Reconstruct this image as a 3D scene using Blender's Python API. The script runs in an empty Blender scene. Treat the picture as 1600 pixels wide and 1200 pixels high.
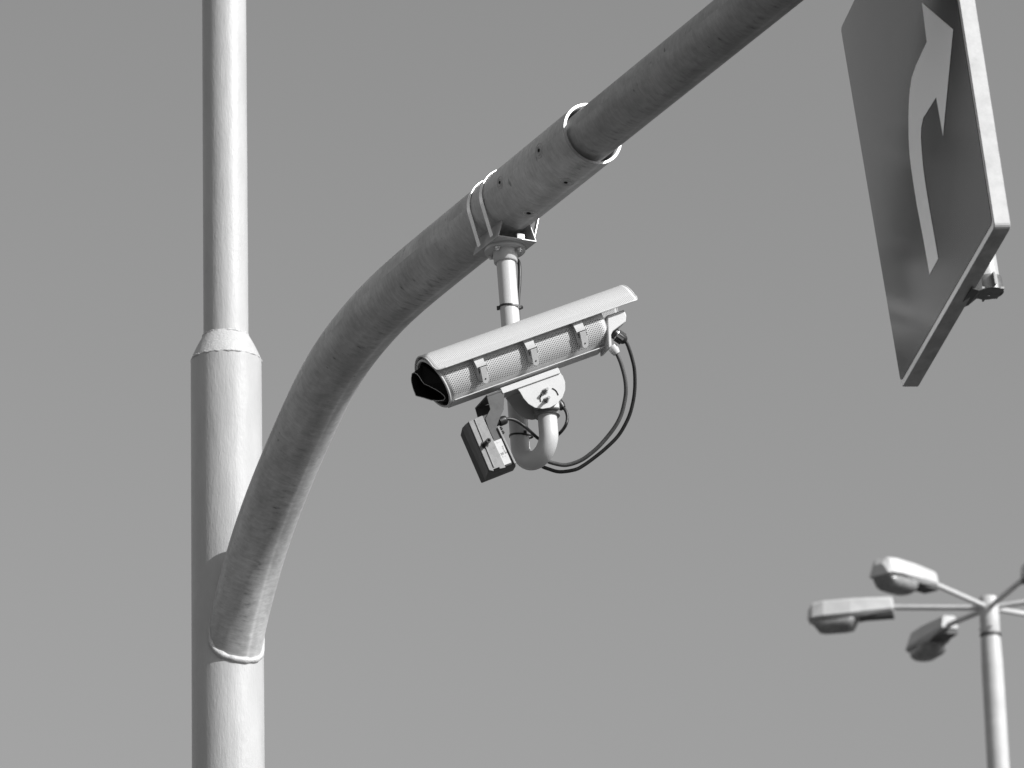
import bpy, bmesh, math, random
from mathutils import Vector, Matrix, noise
random.seed(7)
V = Vector
sc = bpy.context.scene
COL = sc.collection
R_ = math.radians

# ---------------------------------------------------------------- camera
FPX = 7000.0                       # focal length in pixels of a 1600 px wide picture
PITCH, ROLL = R_(18.0), R_(1.5)
CAM = V((0, 0, 1.6))
F0 = V((0, math.cos(PITCH), math.sin(PITCH)))
R0 = V((1, 0, 0)); U0 = V((0, -math.sin(PITCH), math.cos(PITCH)))
RC = R0*math.cos(ROLL) - U0*math.sin(ROLL)
UC = R0*math.sin(ROLL) + U0*math.cos(ROLL)
cd = bpy.data.cameras.new('camera'); cam = bpy.data.objects.new('camera', cd); COL.objects.link(cam)
cam.matrix_world = Matrix(((RC.x, UC.x, -F0.x, CAM.x), (RC.y, UC.y, -F0.y, CAM.y), (RC.z, UC.z, -F0.z, CAM.z), (0, 0, 0, 1)))
cd.sensor_width = 36.0; cd.lens = FPX/1600*36.0
cd.clip_start = 0.1; cd.clip_end = 20000
cd.dof.use_dof = True; cd.dof.focus_distance = 12.3; cd.dof.aperture_fstop = 9.0
sc.camera = cam

# ---------------------------------------------------------------- world, sun, exposure
SUN_AZ, SUN_EL = R_(122.5), R_(34.5)
w = bpy.data.worlds.new("World"); sc.world = w; w.use_nodes = True
nt = w.node_tree; bg = nt.nodes['Background']
sky = nt.nodes.new('ShaderNodeTexSky'); sky.sky_type = 'NISHITA'; sky.sun_disc = False
sky.sun_elevation = SUN_EL; sky.sun_rotation = SUN_AZ; sky.altitude = 100; sky.air_density = 1.0; sky.dust_density = 3.6
dotn = nt.nodes.new('ShaderNodeVectorMath'); dotn.operation = 'DOT_PRODUCT'
dotn.inputs[1].default_value = (0.0, 0.2, 0.8)      # black-and-white film response
nt.links.new(sky.outputs[0], dotn.inputs[0])
nt.links.new(dotn.outputs['Value'], bg.inputs[0])
bg.inputs[1].default_value = 0.098
sl = bpy.data.lights.new('sun', 'SUN'); sl.energy = 4.8; sl.angle = R_(0.5); sl.color = (1, 1, 1)
so = bpy.data.objects.new('sun', sl); COL.objects.link(so)
SUN = V((math.sin(SUN_AZ)*math.cos(SUN_EL), math.cos(SUN_AZ)*math.cos(SUN_EL), math.sin(SUN_EL)))
so.rotation_euler = SUN.to_track_quat('Z', 'Y').to_euler()
sc.view_settings.view_transform = 'Standard'; sc.view_settings.look = 'None'
sc.view_settings.exposure = 0.0; sc.view_settings.gamma = 1.0

# ---------------------------------------------------------------- measuring helpers
def ray(px, py):
    return F0 + RC*((px-800)/FPX) + UC*((600-py)/FPX)
def at(px, py, depth):
    return CAM + ray(px, py)*depth
def proj(p):
    d = p-CAM; z = d.dot(F0)
    return 800+FPX*d.dot(RC)/z, 600-FPX*d.dot(UC)/z, z
def onplane(px, py, o, n):
    r = ray(px, py); return CAM + r*((o-CAM).dot(n)/r.dot(n))
def local(px, py):
    f = ray(px, py).normalized(); r = (RC-f*RC.dot(f)).normalized(); u = (UC-f*UC.dot(f)); u = (u-r*u.dot(r)).normalized()
    return r, u, f

# ---------------------------------------------------------------- materials
def mat(name, col=0.7, rough=0.5, metal=0.0, spec=0.5, coat=0.0):
    m = bpy.data.materials.new(name); m.use_nodes = True
    b = m.node_tree.nodes['Principled BSDF']
    b.inputs['Base Color'].default_value = (col, col, col, 1)
    b.inputs['Roughness'].default_value = rough; b.inputs['Metallic'].default_value = metal
    b.inputs['Specular IOR Level'].default_value = spec; b.inputs['Coat Weight'].default_value = coat
    return m
class N:
    def __init__(s, m): s.t = m.node_tree; s.b = s.t.nodes['Principled BSDF']
    def n(s, typ, **kw):
        x = s.t.nodes.new(typ)
        for k, v in kw.items():
            if k.startswith('i_'):
                key = k[2:]; x.inputs[int(key) if key.isdigit() else key.replace('_', ' ')].default_value = v
            else: setattr(x, k, v)
        return x
    def l(s, a, b): s.t.links.new(a, b)
    def math(s, op, a, b=None, c=None, clamp=False):
        x = s.t.nodes.new('ShaderNodeMath'); x.operation = op; x.use_clamp = clamp
        for i, q in enumerate((a, b, c)):
            if q is None: continue
            if isinstance(q, (int, float)): x.inputs[i].default_value = q
            else: s.l(q, x.inputs[i])
        return x.outputs[0]
    def uv(s, sx=1, sy=1, sz=1, src='UV'):
        tc = s.n('ShaderNodeTexCoord'); mp = s.n('ShaderNodeMapping'); mp.inputs['Scale'].default_value = (sx, sy, sz)
        s.l(tc.outputs[src], mp.inputs['Vector']); return mp.outputs[0]
    def noise(s, vec, scale=1, detail=3, rough=0.5):
        x = s.n('ShaderNodeTexNoise'); x.inputs['Scale'].default_value = scale; x.inputs['Detail'].default_value = detail
        x.inputs['Roughness'].default_value = rough; s.l(vec, x.inputs['Vector']); return x.outputs['Fac']
    def rng(s, v, a, b, c, d):
        x = s.n('ShaderNodeMapRange'); x.inputs[1].default_value = a; x.inputs[2].default_value = b
        x.inputs[3].default_value = c; x.inputs[4].default_value = d; s.l(v, x.inputs[0]); return x.outputs[0]
    def bump(s, h, strength=0.3, dist=0.002):
        x = s.n('ShaderNodeBump'); x.inputs['Strength'].default_value = strength; x.inputs['Distance'].default_value = dist
        s.l(h, x.inputs['Height']); s.l(x.outputs[0], s.b.inputs['Normal'])

def paint(name, col, rough=0.42, streak=0.7, src='UV', bumpd=0.0024, dirt=0.12, k=1.0):
    m = mat(name, col, rough); g = N(m)
    a = g.noise(g.uv(55*k, 9*k, 55*k, src), 1, 4, 0.6)         # brush streaks along the tube
    b = g.noise(g.uv(190*k, 45*k, 190*k, src), 1, 3, 0.6)       # fine orange peel
    c = g.noise(g.uv(9*k, 3*k, 9*k, src), 1, 4, 0.6)
    h = g.math('ADD', g.math('MULTIPLY', a, streak), g.math('MULTIPLY', b, 0.45))
    g.bump(h, 0.8, bumpd)
    d = g.rng(c, 0.35, 0.7, col*(1-dirt), col*(1+dirt*0.35))
    # a few small dirt flecks
    vo = g.n('ShaderNodeTexVoronoi'); vo.inputs['Scale'].default_value = 1; g.l(g.uv(16*k, 9*k, 16*k, src), vo.inputs['Vector'])
    fl = g.rng(vo.outputs['Distance'], 0.02, 0.05, 0.75, 1.0)
    g.l(g.math('MULTIPLY', d, fl), g.b.inputs['Base Color'])
    g.l(g.rng(b, 0.3, 0.7, rough-0.05, rough+0.1), g.b.inputs['Roughness'])
    return m

def galvanised(name, col, u0, per):
    """tube metal under thin old paint: rings round the tube, dark scuffs, blotches"""
    m = mat(name, col, 0.45); g = N(m)
    sc_ = g.uv(1, 1, 1)
    big = g.noise(g.uv(7, 3.2), 1, 5, 0.65)
    wv = g.n('ShaderNodeTexNoise'); wv.inputs['Scale'].default_value = 1; wv.inputs['Detail'].default_value = 3
    mp = g.n('ShaderNodeMapping'); mp.inputs['Scale'].default_value = (14, 420, 1); mp.inputs['Rotation'].default_value = (0, 0, 0.0); wv.inputs['Distortion'].default_value = 0.5
    tc = g.n('ShaderNodeTexCoord'); warp = g.n('ShaderNodeTexNoise'); warp.inputs['Scale'].default_value = 1; warp.inputs['Detail'].default_value = 1
    g.l(g.uv(7, 5), warp.inputs['Vector']); vm = g.n('ShaderNodeVectorMath', operation='MULTIPLY_ADD'); vm.inputs[1].default_value = (.0, .11, 0)
    g.l(warp.outputs['Color'], vm.inputs[0]); g.l(tc.outputs['UV'], vm.inputs[2]); g.l(vm.outputs[0], mp.inputs['Vector']); g.l(mp.outputs[0], wv.inputs['Vector'])
    rings = wv.outputs['Fac']
    med = g.noise(g.uv(28, 70), 1, 4, 0.7)
    spots = g.noise(g.uv(24, 55), 1, 2, 0.45)
    sp = g.rng(spots, 0.70, 0.76, 1.0, 0.45)
    blot = g.rng(big, 0.30, 0.72, 0.62, 1.2)
    rg = g.rng(rings, 0.3, 0.7, 0.90, 1.07)
    md = g.rng(med, 0.3, 0.75, 1.12, 0.76)
    v = g.math('MULTIPLY', g.math('MULTIPLY', blot, rg), g.math('MULTIPLY', md, sp))
    # scuffed line with short dark ticks along the underside, pale drawn line beside it
    se = g.n('ShaderNodeSeparateXYZ'); g.l(tc.outputs['UV'], se.inputs[0])
    du = g.math('SUBTRACT', se.outputs[0], u0)
    band = g.math('SUBTRACT', 1.0, g.math('MULTIPLY', g.math('ABSOLUTE', du), 1/0.034), clamp=True)
    tick = g.noise(g.uv(24, 55), 1, 4, 0.6)
    tk = g.math('MULTIPLY', g.math('MULTIPLY', g.rng(tick, 0.50, 0.64, 0.0, 1.0), band), g.rng(big, .35, .62, .1, 1.0))
    v = g.math('MULTIPLY', v, g.math('SUBTRACT', 1.0, g.math('MULTIPLY', tk, 0.60)))
    v = g.math('MULTIPLY', v, g.math('SUBTRACT', 1.0, g.math('MULTIPLY', band, 0.16)))
    b2 = g.math('SUBTRACT', 1.0, g.math('MULTIPLY', g.math('ABSOLUTE', g.math('SUBTRACT', du, per)), 1/0.009), clamp=True)
    v = g.math('MULTIPLY', v, g.math('ADD', 1.0, g.math('MULTIPLY', b2, 0.22)))
    g.l(g.math('MULTIPLY', v, col), g.b.inputs['Base Color'])
    h = g.math('ADD', g.math('MULTIPLY', rings, 0.5), g.math('MULTIPLY', med, 0.6))
    g.bump(h, 0.5, 0.0008)
    return m

def perforated(name, col, hole, pitch, rad, umin, umax, vmin, vmax, marg=0.007):
    m = mat(name, col, 0.42); g = N(m)
    tc = g.n('ShaderNodeTexCoord'); sep = g.n('ShaderNodeSeparateXYZ'); g.l(tc.outputs['UV'], sep.inputs[0])
    u, v = sep.outputs[0], sep.outputs[1]
    def cell(off):
        x = g.math('MULTIPLY', u, 1/pitch); y = g.math('MULTIPLY', v, 1/(pitch*1.732))
        x = g.math('SUBTRACT', g.math('FRACT', g.math('ADD', x, off)), 0.5)
        y = g.math('MULTIPLY', g.math('SUBTRACT', g.math('FRACT', g.math('ADD', y, off)), 0.5), 1.732)
        return g.math('SQRT', g.math('ADD', g.math('MULTIPLY', x, x), g.math('MULTIPLY', y, y)))
    d = g.math('MINIMUM', cell(10.0), cell(10.5))
    hm = g.rng(d, rad/pitch-0.07, rad/pitch+0.07, 1.0, 0.0)
    ins = g.math('MULTIPLY', g.math('GREATER_THAN', u, umin+marg), g.math('LESS_THAN', u, umax-marg))
    ins2 = g.math('MULTIPLY', g.math('GREATER_THAN', v, vmin+marg), g.math('LESS_THAN', v, vmax-marg))
    hm = g.math('MULTIPLY', hm, g.math('MULTIPLY', ins, ins2))
    g.l(g.math('ADD', g.math('MULTIPLY', hm, hole-col), col), g.b.inputs['Base Color'])
    g.l(g.rng(hm, 0, 1, 0.5, 0.05), g.b.inputs['Specular IOR Level'])
    g.bump(g.math('MULTIPLY', hm, -1.0), 0.25, 0.001)
    return m

def worn(name, col, rough, metal=0.0, amt=0.25, scale=60, spec=0.5):
    m = mat(name, col, rough, metal, spec); g = N(m)
    a = g.noise(g.uv(scale, scale, scale, 'Object'), 1, 5, 0.65)
    g.l(g.rng(a, 0.3, 0.7, col*(1-amt), col*(1+amt)), g.b.inputs['Base Color'])
    g.l(g.rng(a, 0.3, 0.7, max(rough-0.08, 0.03), rough+0.1), g.b.inputs['Roughness'])
    g.bump(a, 0.25, 0.0006)
    return m

M = {}
M['pole'] = paint('pole_paint', 0.50, 0.38)
M['weld'] = paint('weld_paint', 0.53, 0.36, bumpd=0.004, src='Object', k=1.2)
M['rimlit'] = worn('bare_pipe_end', 0.42, 0.35, 0.2, 0.1)
M['white'] = paint('white_powder_coat', 0.60, 0.38, src='Object', bumpd=0.0003, dirt=0.05, k=2)
M['pipe'] = paint('mount_pipe_paint', 0.60, 0.38, bumpd=0.0004, dirt=0.06, k=2)
M['grey'] = worn('grey_powder_coat', 0.33, 0.5, 0, 0.12)
M['zinc'] = worn('zinc_steel', 0.55, 0.34, 0.75, 0.2, 90)
M['zinclight'] = worn('steel_band_metal', 0.80, 0.26, 0.85, 0.15, 25)
M['alu'] = worn('cast_aluminium', 0.24, 0.5, 0.25, 0.18, 70)
M['bolt'] = worn('bolt_steel', 0.30, 0.4, 0.4, 0.2, 90)
M['steel'] = worn('dull_clamp_steel', 0.16, 0.45, 0.4, 0.3, 70)
M['channel'] = worn('channel_steel', 0.46, 0.4, 0.3, 0.15, 50)
M['black'] = worn('black_plastic', 0.018, 0.42, 0, 0.2)
M['blackmatt'] = worn('black_matt_sheet', 0.008, 0.75, 0, 0.2, spec=0.15)
M['cable'] = worn('cable_rubber', 0.022, 0.45, 0, 0.3, 30)
M['cablegrey'] = worn('grey_cable_sheath', 0.085, 0.45, 0, 0.2, 30)
M['dark'] = worn('dark_cast_housing', 0.07, 0.5, 0.1, 0.25, 50)
M['label'] = worn('paper_label', 0.60, 0.5, 0, 0.05)
M['ink'] = mat('printed_ink', 0.07, 0.6)
M['glass'] = mat('front_glass', 0.01, 0.05)
M['slot'] = mat('slot_shadow_gap', 0.02, 0.8, spec=0.1)
M['lens'] = worn('lamp_bowl_plastic', 0.26, 0.22, 0, 0.3, 12)
M['lamp'] = paint('lamp_paint', 0.58, 0.45, src='Object', bumpd=0.0005, k=0.6)

RM = 0
# ---------------------------------------------------------------- mesh helpers
class MB:
    def __init__(s): s.v = []; s.f = []; s.uv = []; s.sm = []
    def add(s, vs, fs, uvs=None, smooth=True):
        o = len(s.v); s.v += [tuple(p) for p in vs]
        for i, f in enumerate(fs):
            s.f.append([o+j for j in f]); s.uv.append(uvs[i] if uvs else None); s.sm.append(smooth)
        return s
    def build(s, name, m, parent=None, recalc=True, weld=False):
        me = bpy.data.meshes.new(name); me.from_pydata(s.v, [], s.f)
        ul = me.uv_layers.new(name='UVMap')
        for p in me.polygons:
            p.use_smooth = s.sm[p.index]; q = s.uv[p.index]
            if q:
                for k, li in enumerate(p.loop_indices): ul.data[li].uv = q[k]
        if recalc or weld:
            bm = bmesh.new(); bm.from_mesh(me)
            if weld: bmesh.ops.remove_doubles(bm, verts=bm.verts, dist=1e-5)
            if recalc: bmesh.ops.recalc_face_normals(bm, faces=bm.faces)
            bm.to_mesh(me); bm.free()
        me.materials.append(m)
        ob = bpy.data.objects.new(name, me); COL.objects.link(ob)
        if parent is not None: ob.parent = parent
        return ob
    # -- shapes
    def sweep(s, path, rad, seg=32, cap=True, up=None, v0=0.0, fn=None):
        path = [V(p) for p in path]; n = len(path)
        if not isinstance(rad, (list, tuple)): rad = [rad]*n
        tan = []
        for i in range(n):
            a = path[max(i-1, 0)]; b = path[min(i+1, n-1)]; tan.append((b-a).normalized())
        ref = V(up) if up else (V((0, 0, 1)) if abs(tan[0].z) < 0.9 else V((1, 0, 0)))
        x = (ref - tan[0]*ref.dot(tan[0])).normalized()
        vs, fs, uvs = [], [], []; L = v0; rm = sum(rad)/n
        Ls = []
        for i in range(n):
            x = (x - tan[i]*x.dot(tan[i])).normalized(); y = tan[i].cross(x)
            if i: L += (path[i]-path[i-1]).length
            Ls.append(L)
            for k in range(seg):
                a = 2*math.pi*k/seg; r = rad[i] + (fn(a, L) if fn else 0)
                vs.append(path[i] + x*math.cos(a)*r + y*math.sin(a)*r)
        for i in range(n-1):
            for k in range(seg):
                k2 = (k+1) % seg
                fs.append([i*seg+k, i*seg+k2, (i+1)*seg+k2, (i+1)*seg+k])
                u0 = 2*math.pi*rm*k/seg; u1 = 2*math.pi*rm*(k+1)/seg
                uvs.append([(u0, Ls[i]), (u1, Ls[i]), (u1, Ls[i+1]), (u0, Ls[i+1])])
        s.add(vs, fs, uvs, True)
        if cap:
            s.add([vs[k] for k in range(seg)], [list(range(seg))[::-1]], None, False)
            s.add([vs[(n-1)*seg+k] for k in range(seg)], [list(range(seg))], None, False)
        return s
    def cyl(s, a, b, r, seg=24, r2=None):
        return s.sweep([a, b], [r, r if r2 is None else r2], seg)
    def ringtube(s, a, b, ro, ri, seg=64):
        """open pipe end: outer wall, annulus at both ends, inner wall"""
        a, b = V(a), V(b); t = (b-a).normalized(); ref = V((0, 0, 1)) if abs(t.z) < .9 else V((1, 0, 0))
        x = (ref-t*ref.dot(t)).normalized(); y = t.cross(x); vs = []
        for p, r in ((a, ro), (b, ro), (b, ri), (a, ri)):
            for k in range(seg):
                q = 2*math.pi*k/seg; vs.append(p+x*math.cos(q)*r+y*math.sin(q)*r)
        for j in range(4):
            fs = [[j*seg+k, j*seg+(k+1) % seg, ((j+1) % 4)*seg+(k+1) % seg, ((j+1) % 4)*seg+k] for k in range(seg)]
            used = vs
            o = len(s.v)
            if j == 0: s.v += [tuple(p) for p in vs]; s.base = o
            for f in fs:
                s.f.append([s.base+q for q in f]); s.uv.append(None); s.sm.append(j in (0, 2))
        return s
    def prism(s, poly, off, smooth=False):
        n = len(poly); off = V(off); a = [V(p) for p in poly]; b = [p+off for p in a]
        s.add(a+b, [list(range(n))[::-1], [n+i for i in range(n)]] + [[i, (i+1) % n, n+(i+1) % n, n+i] for i in range(n)], None, smooth)
        return s
    def box(s, c, ax, ay, az):
        c = V(c); ax, ay, az = V(ax), V(ay), V(az)
        p = [c-ax-ay-az, c+ax-ay-az, c+ax+ay-az, c-ax+ay-az]
        return s.prism(p, az*2)
    def loft(s, secs, cap=True, smooth=False):
        n = len(secs[0]); vs = [V(p) for q in secs for p in q]; fs = []
        for i in range(len(secs)-1):
            for k in range(n): fs.append([i*n+k, i*n+(k+1) % n, (i+1)*n+(k+1) % n, (i+1)*n+k])
        if cap: fs += [list(range(n))[::-1], [(len(secs)-1)*n+k for k in range(n)]]
        return s.add(vs, fs, None, smooth)
    def hexbolt(s, p, d, r, h, shaft=0.0, rs=None):
        p = V(p); d = V(d).normalized(); s.sweep([p, p+d*h], r, 6)
        if shaft: s.sweep([p+d*h, p+d*(h+shaft)], rs or r*0.55, 14)
        return s

def bevel(ob, wd, seg=2, ang=40):
    b = ob.modifiers.new('bevel', 'BEVEL'); b.width = wd; b.segments = seg; b.limit_method = 'ANGLE'; b.angle_limit = R_(ang); b.harden_normals = False
    return ob
def thing(name, label, cat, loc=(0, 0, 0), group=None):
    o = bpy.data.objects.new(name, None); COL.objects.link(o); o.location = loc; o.empty_display_size = 0.1
    o['label'] = label; o['category'] = cat
    if group: o['group'] = group
    bpy.context.view_layer.update()
    return o
def tag(o, label, cat, group=None):
    o['label'] = label; o['category'] = cat
    if group: o['group'] = group
    return o
def part(mb, name, m, parent, **k):
    """build in world coordinates and hang under a parent whose matrix is a pure translation"""
    off = V(parent.location)
    p = parent.parent
    mb.v = [tuple(V(q)-worldloc(parent)) for q in mb.v]
    return mb.build(name, m, parent, **k)
def worldloc(o):
    l = V((0, 0, 0))
    while o is not None: l = l+V(o.location); o = o.parent
    return l
def catmull(pts, n=8):
    pts = [V(p) for p in pts]; P = [pts[0]*2-pts[1]] + pts + [pts[-1]*2-pts[-2]]; out = []
    for i in range(1, len(P)-2):
        for k in range(n):
            t = k/n; a, b, c, d = P[i-1], P[i], P[i+1], P[i+2]
            out.append(0.5*((2*b)+(c-a)*t+(2*a-5*b+4*c-d)*t*t+(3*b-a-3*c+d)*t*t*t))
    out.append(pts[-1]); return out

# ---------------------------------------------------------------- ground (below the frame, it throws its light up)
gm = mat('ground_surface', 0.09, 0.9); g = N(gm)
a = g.noise(g.uv(1, 1, 1, 'Object'), 0.12, 6, 0.6); b = g.noise(g.uv(1, 1, 1, 'Object'), 40, 3, 0.6)
g.l(g.math('MULTIPLY', g.rng(a, 0.35, 0.65, 0.045, 0.095), g.rng(b, 0.3, 0.7, 0.8, 1.2)), g.b.inputs['Base Color'])
gr = MB().add([(-3000, -3000, 0), (3000, -3000, 0), (3000, 3000, 0), (-3000, 3000, 0)], [[0, 1, 2, 3]]).build('ground', gm, None)
gr['kind'] = 'structure'
rm = mat('asphalt', 0.05, 0.85); g = N(rm); b = g.noise(g.uv(1, 1, 1, 'Object'), 60, 3, 0.7)
a = g.noise(g.uv(1, 1, 1, 'Object'), 0.6, 5, 0.6)
g.l(g.math('MULTIPLY', g.rng(a, 0.3, 0.7, 0.045, 0.07), g.rng(b, 0.3, 0.7, 0.7, 1.3)), g.b.inputs['Base Color'])
rd = MB().add([(1.2, -60, .004), (9.5, -60, .004), (9.5, 90, .004), (1.2, 90, .004)], [[0, 1, 2, 3]]).build('road', rm, None)
rd['kind'] = 'structure'
MB()
km = worn('kerb_stone', 0.3, 0.8, 0, 0.2, 3)
kb = MB().box((1.12, 15, .06), (.08, 0, 0), (0, 75, 0), (0, 0, .0615)).build('kerb', km, None); kb['kind'] = 'structure'

# ================================================================= POLE WITH CURVED ARM
DP = 13.88
pa = at(353.3, 565, DP); PX, PY = pa.x, pa.y
def pz(px, py):                    # height on the pole axis seen at row py
    n = V((0, 1, 0)); return onplane(px, py, V((PX, PY, 0)), V((PX, PY, 0)).normalized()).z
pole = thing('traffic_pole', 'tall white painted steel pole stepping to a thinner tube, with curved cantilever arm', 'pole', (PX, PY, 0))
rl, ru = 0.1095, 0.0698
z1 = pz(353, 563.5); z2 = pz(353, 527.0)
mb = MB(); zs = [0.0] + [z1*i/40 for i in range(1, 41)]
mb.sweep([(PX, PY, z) for z in zs], rl, 96, up=(1, 0, 0))
part(mb, 'lower_post', M['pole'], pole)
mb = MB().sweep([(PX, PY, 0.0), (PX, PY, 0.025)], 0.24, 48); ob = part(mb, 'base_flange', M['pole'], pole)
mb = MB().sweep([(PX, PY, z2-0.004)] + [(PX, PY, z2+0.1*i) for i in range(1, 36)], ru, 80, up=(1, 0, 0))
part(mb, 'upper_post', M['pole'], pole)
mb = MB(); zz = [z1-0.001+(z2-z1+0.006)*i/10 for i in range(11)]
rr = [rl+(ru-rl)*(i/10)**1.05 + 0.0016*math.sin(math.pi*i/10) for i in range(11)]
mb.sweep([(PX, PY, z) for z in zz], rr, 96, up=(1, 0, 0)); part(mb, 'reducer_cone', M['weld'], pole)
def bead(pts, r, seg=10, amp=0.35, closed=True, fr=90):
    mb = MB(); P = [V(p) for p in pts]; rad = [r*(1+amp*noise.noise(p*fr)) for p in P]
    if closed: P.append(P[0]); rad.append(rad[0])
    return mb.sweep(P, rad, seg, cap=False)
def circ(r, z, n=180, jit=0.0):
    return [V((PX+r*math.cos(2*math.pi*i/n), PY+r*math.sin(2*math.pi*i/n), z+jit*noise.noise(V((i*.35, z, 3))))) for i in range(n)]
part(bead(circ(rl-0.0022, z1-0.001, jit=0.003), 0.0036, amp=0.9, fr=60), 'weld_seam', M['weld'], pole)
part(bead(circ(ru-0.0005, z2+0.002, jit=0.004), 0.0034, amp=0.9, fr=60), 'weld_seam', M['weld'], pole)

# arm: lies in the vertical plane through the pole axis
AZ = V((1, -1.9, 0)).normalized(); AN = V((AZ.y, -AZ.x, 0))
AO = V((PX, PY, 0))
def armpt(px, py): return onplane(px, py, AO, AN)
ctrl = [(364.5, 1010), (372.5, 968), (386, 915), (407, 841), (442, 747), (485.5, 648), (508, 602), (534.5, 557), (565, 517), (600, 478), (640, 441), (700, 391.5), (760, 343), (824, 291.5), (926, 209)]
c3 = [armpt(*c) for c in ctrl]
d_end = (c3[-1]-c3[-3]).normalized(); d0 = (c3[1]-c3[0]).normalized()
d0 = (c3[2]-c3[0]).normalized()
path = [c3[0]-d0*0.06, c3[0]-d0*0.03] + c3
path = catmull(path, 10)
for _ in range(30):
    path = [path[0]] + [(path[i-1]+path[i]*2+path[i+1])/4 for i in range(1, len(path)-1)] + [path[-1]]
RA, RI = 0.0875, 0.0703
SLE = c3[-1]                                # mouth of the arm
armup = (V((0, 0, 1))-d_end*d_end.z).normalized()
side = d_end.cross(armup).normalized()      # horizontal across the arm
if side.x < 0: side = -side
def under_u(r, turn):
    nn = side*math.sin(turn) - armup*math.cos(turn)
    x = (AN-d_end*AN.dot(d_end)).normalized(); y = d_end.cross(x)
    return (math.atan2(nn.dot(y), nn.dot(x)) % (2*math.pi))*r
sg = 1 if under_u(1.0, .55) > under_u(1.0, .45) else -1
M['arm'] = galvanised('arm_paint', 0.60, under_u(RA, -.22), sg*.034)
M['arm_in'] = galvanised('extension_paint', 0.46, under_u(RI, -.30), sg*.030)
arm = part(MB().sweep(path, RA, 96, cap=False, up=AN), 'curved_arm', M['arm'], pole)
mb = MB().ringtube(SLE-d_end*0.5, SLE+d_end*0.0015, RA-0.0004, RA-0.0075, 96); part(mb, 'arm_mouth', M['rimlit'], pole)
ext = [SLE - d_end*0.45 + d_end*0.1*i for i in range(52)]
part(MB().sweep(ext, RI, 96, up=AN), 'arm_extension', M['arm_in'], pole)
def oncyl(px, py, o, d, r):
    rr = ray(px, py); a = rr-d*rr.dot(d); oc = CAM-o; b = oc-d*oc.dot(d)
    A, B, C = a.dot(a), 2*a.dot(b), b.dot(b)-r*r
    t = (-B-math.sqrt(max(B*B-4*A*C, 0)))/(2*A); p = CAM+rr*t
    q = o+d*(p-o).dot(d); return p, (p-q).normalized()
for x, y, rr_ in ((842, 235, .012), (884, 285, .013), (826, 333, .015), (781, 285, .010)):
    p, nn = oncyl(x, y, SLE, d_end, RA)
    t1 = nn.cross(d_end).normalized()
    for q_, rt in ((1.0, .0024), (1.75, .0016)):
        ring = [p + (t1*math.cos(2*math.pi*i/28)*rr_*q_ + d_end*math.sin(2*math.pi*i/28)*rr_*q_*.9) for i in range(29)]
        ring = [SLE+d_end*(v-SLE).dot(d_end) + ((v-SLE)-d_end*(v-SLE).dot(d_end)).normalized()*(RA-.0003) for v in ring]
        part(MB().sweep(ring, rt, 8, cap=False), 'plug_weld', M['arm'], arm)
    part(MB().sweep([p-nn*.002, p+nn*.0012], rr_*.42, 14), 'plug_hole', M['slot'], arm)
# weld where the arm meets the pole
e1 = AN.copy(); e2 = d0.cross(e1).normalized(); pts = []
for i in range(200):
    q = 2*math.pi*i/200; p = c3[0]+e1*math.cos(q)*RA+e2*math.sin(q)*RA
    h = V((p.x-PX, p.y-PY)); dh = V((d0.x, d0.y)); A = dh.dot(dh); B = 2*h.dot(dh); C = h.dot(h)-(rl-0.0015)**2
    disc = B*B-4*A*C
    t = (-B+math.sqrt(max(disc, 0)))/(2*A); pts.append(p+d0*t)
bz = [q_.z for q_ in pts]; zlo, zhi = min(bz), max(bz)
mb = MB(); P_ = pts+[pts[0]]
mb.sweep(P_, [(.0050+.0060*(1-(q_.z-zlo)/(zhi-zlo))**4)*(1+.3*noise.noise(q_*45)) for q_ in P_], 10, cap=False)
part(mb, 'weld_bead', M['weld'], pole)

# ================================================================= CAMERA MOUNT
best = None
for i in range(400):                        # where along the arm the saddle sits
    c = SLE - d_end*(0.001*i*1.6); q = proj(c-armup*0.128)
    e = abs(q[0]-789)
    if best is None or e < best[0]: best = (e, c)
MC = best[1]
mount = thing('camera_mount', 'white J-shaped pipe mount strapped under the curved arm, carrying the camera', 'camera mount', MC)
bu = MC-armup*0.126                          # underside plane of the saddle
hw_b, hw_t = 0.060, 0.043; hl = 0.075; t_ = 0.004
def saddle(s, u, l): return bu + side*s + armup*u + d_end*l
mb = MB()
sec = [(-hw_t, .052), (-hw_b, 0), (hw_b, 0), (hw_t, .052), (hw_t-t_, .052), (hw_b-t_-.001, t_), (-hw_b+t_+.001, t_), (-hw_t+t_, .052)]
mb.prism([saddle(s, u, -hl) for s, u in sec], d_end*2*hl)
bevel(part(mb, 'saddle_channel', M['channel'], mount), 0.0012)
mb = MB().box(saddle(.022, .018, hl-.03), side*.012, armup*.010, d_end*.010); bevel(part(mb, 'clip_block', M['zinclight'], mount), .001)
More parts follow.
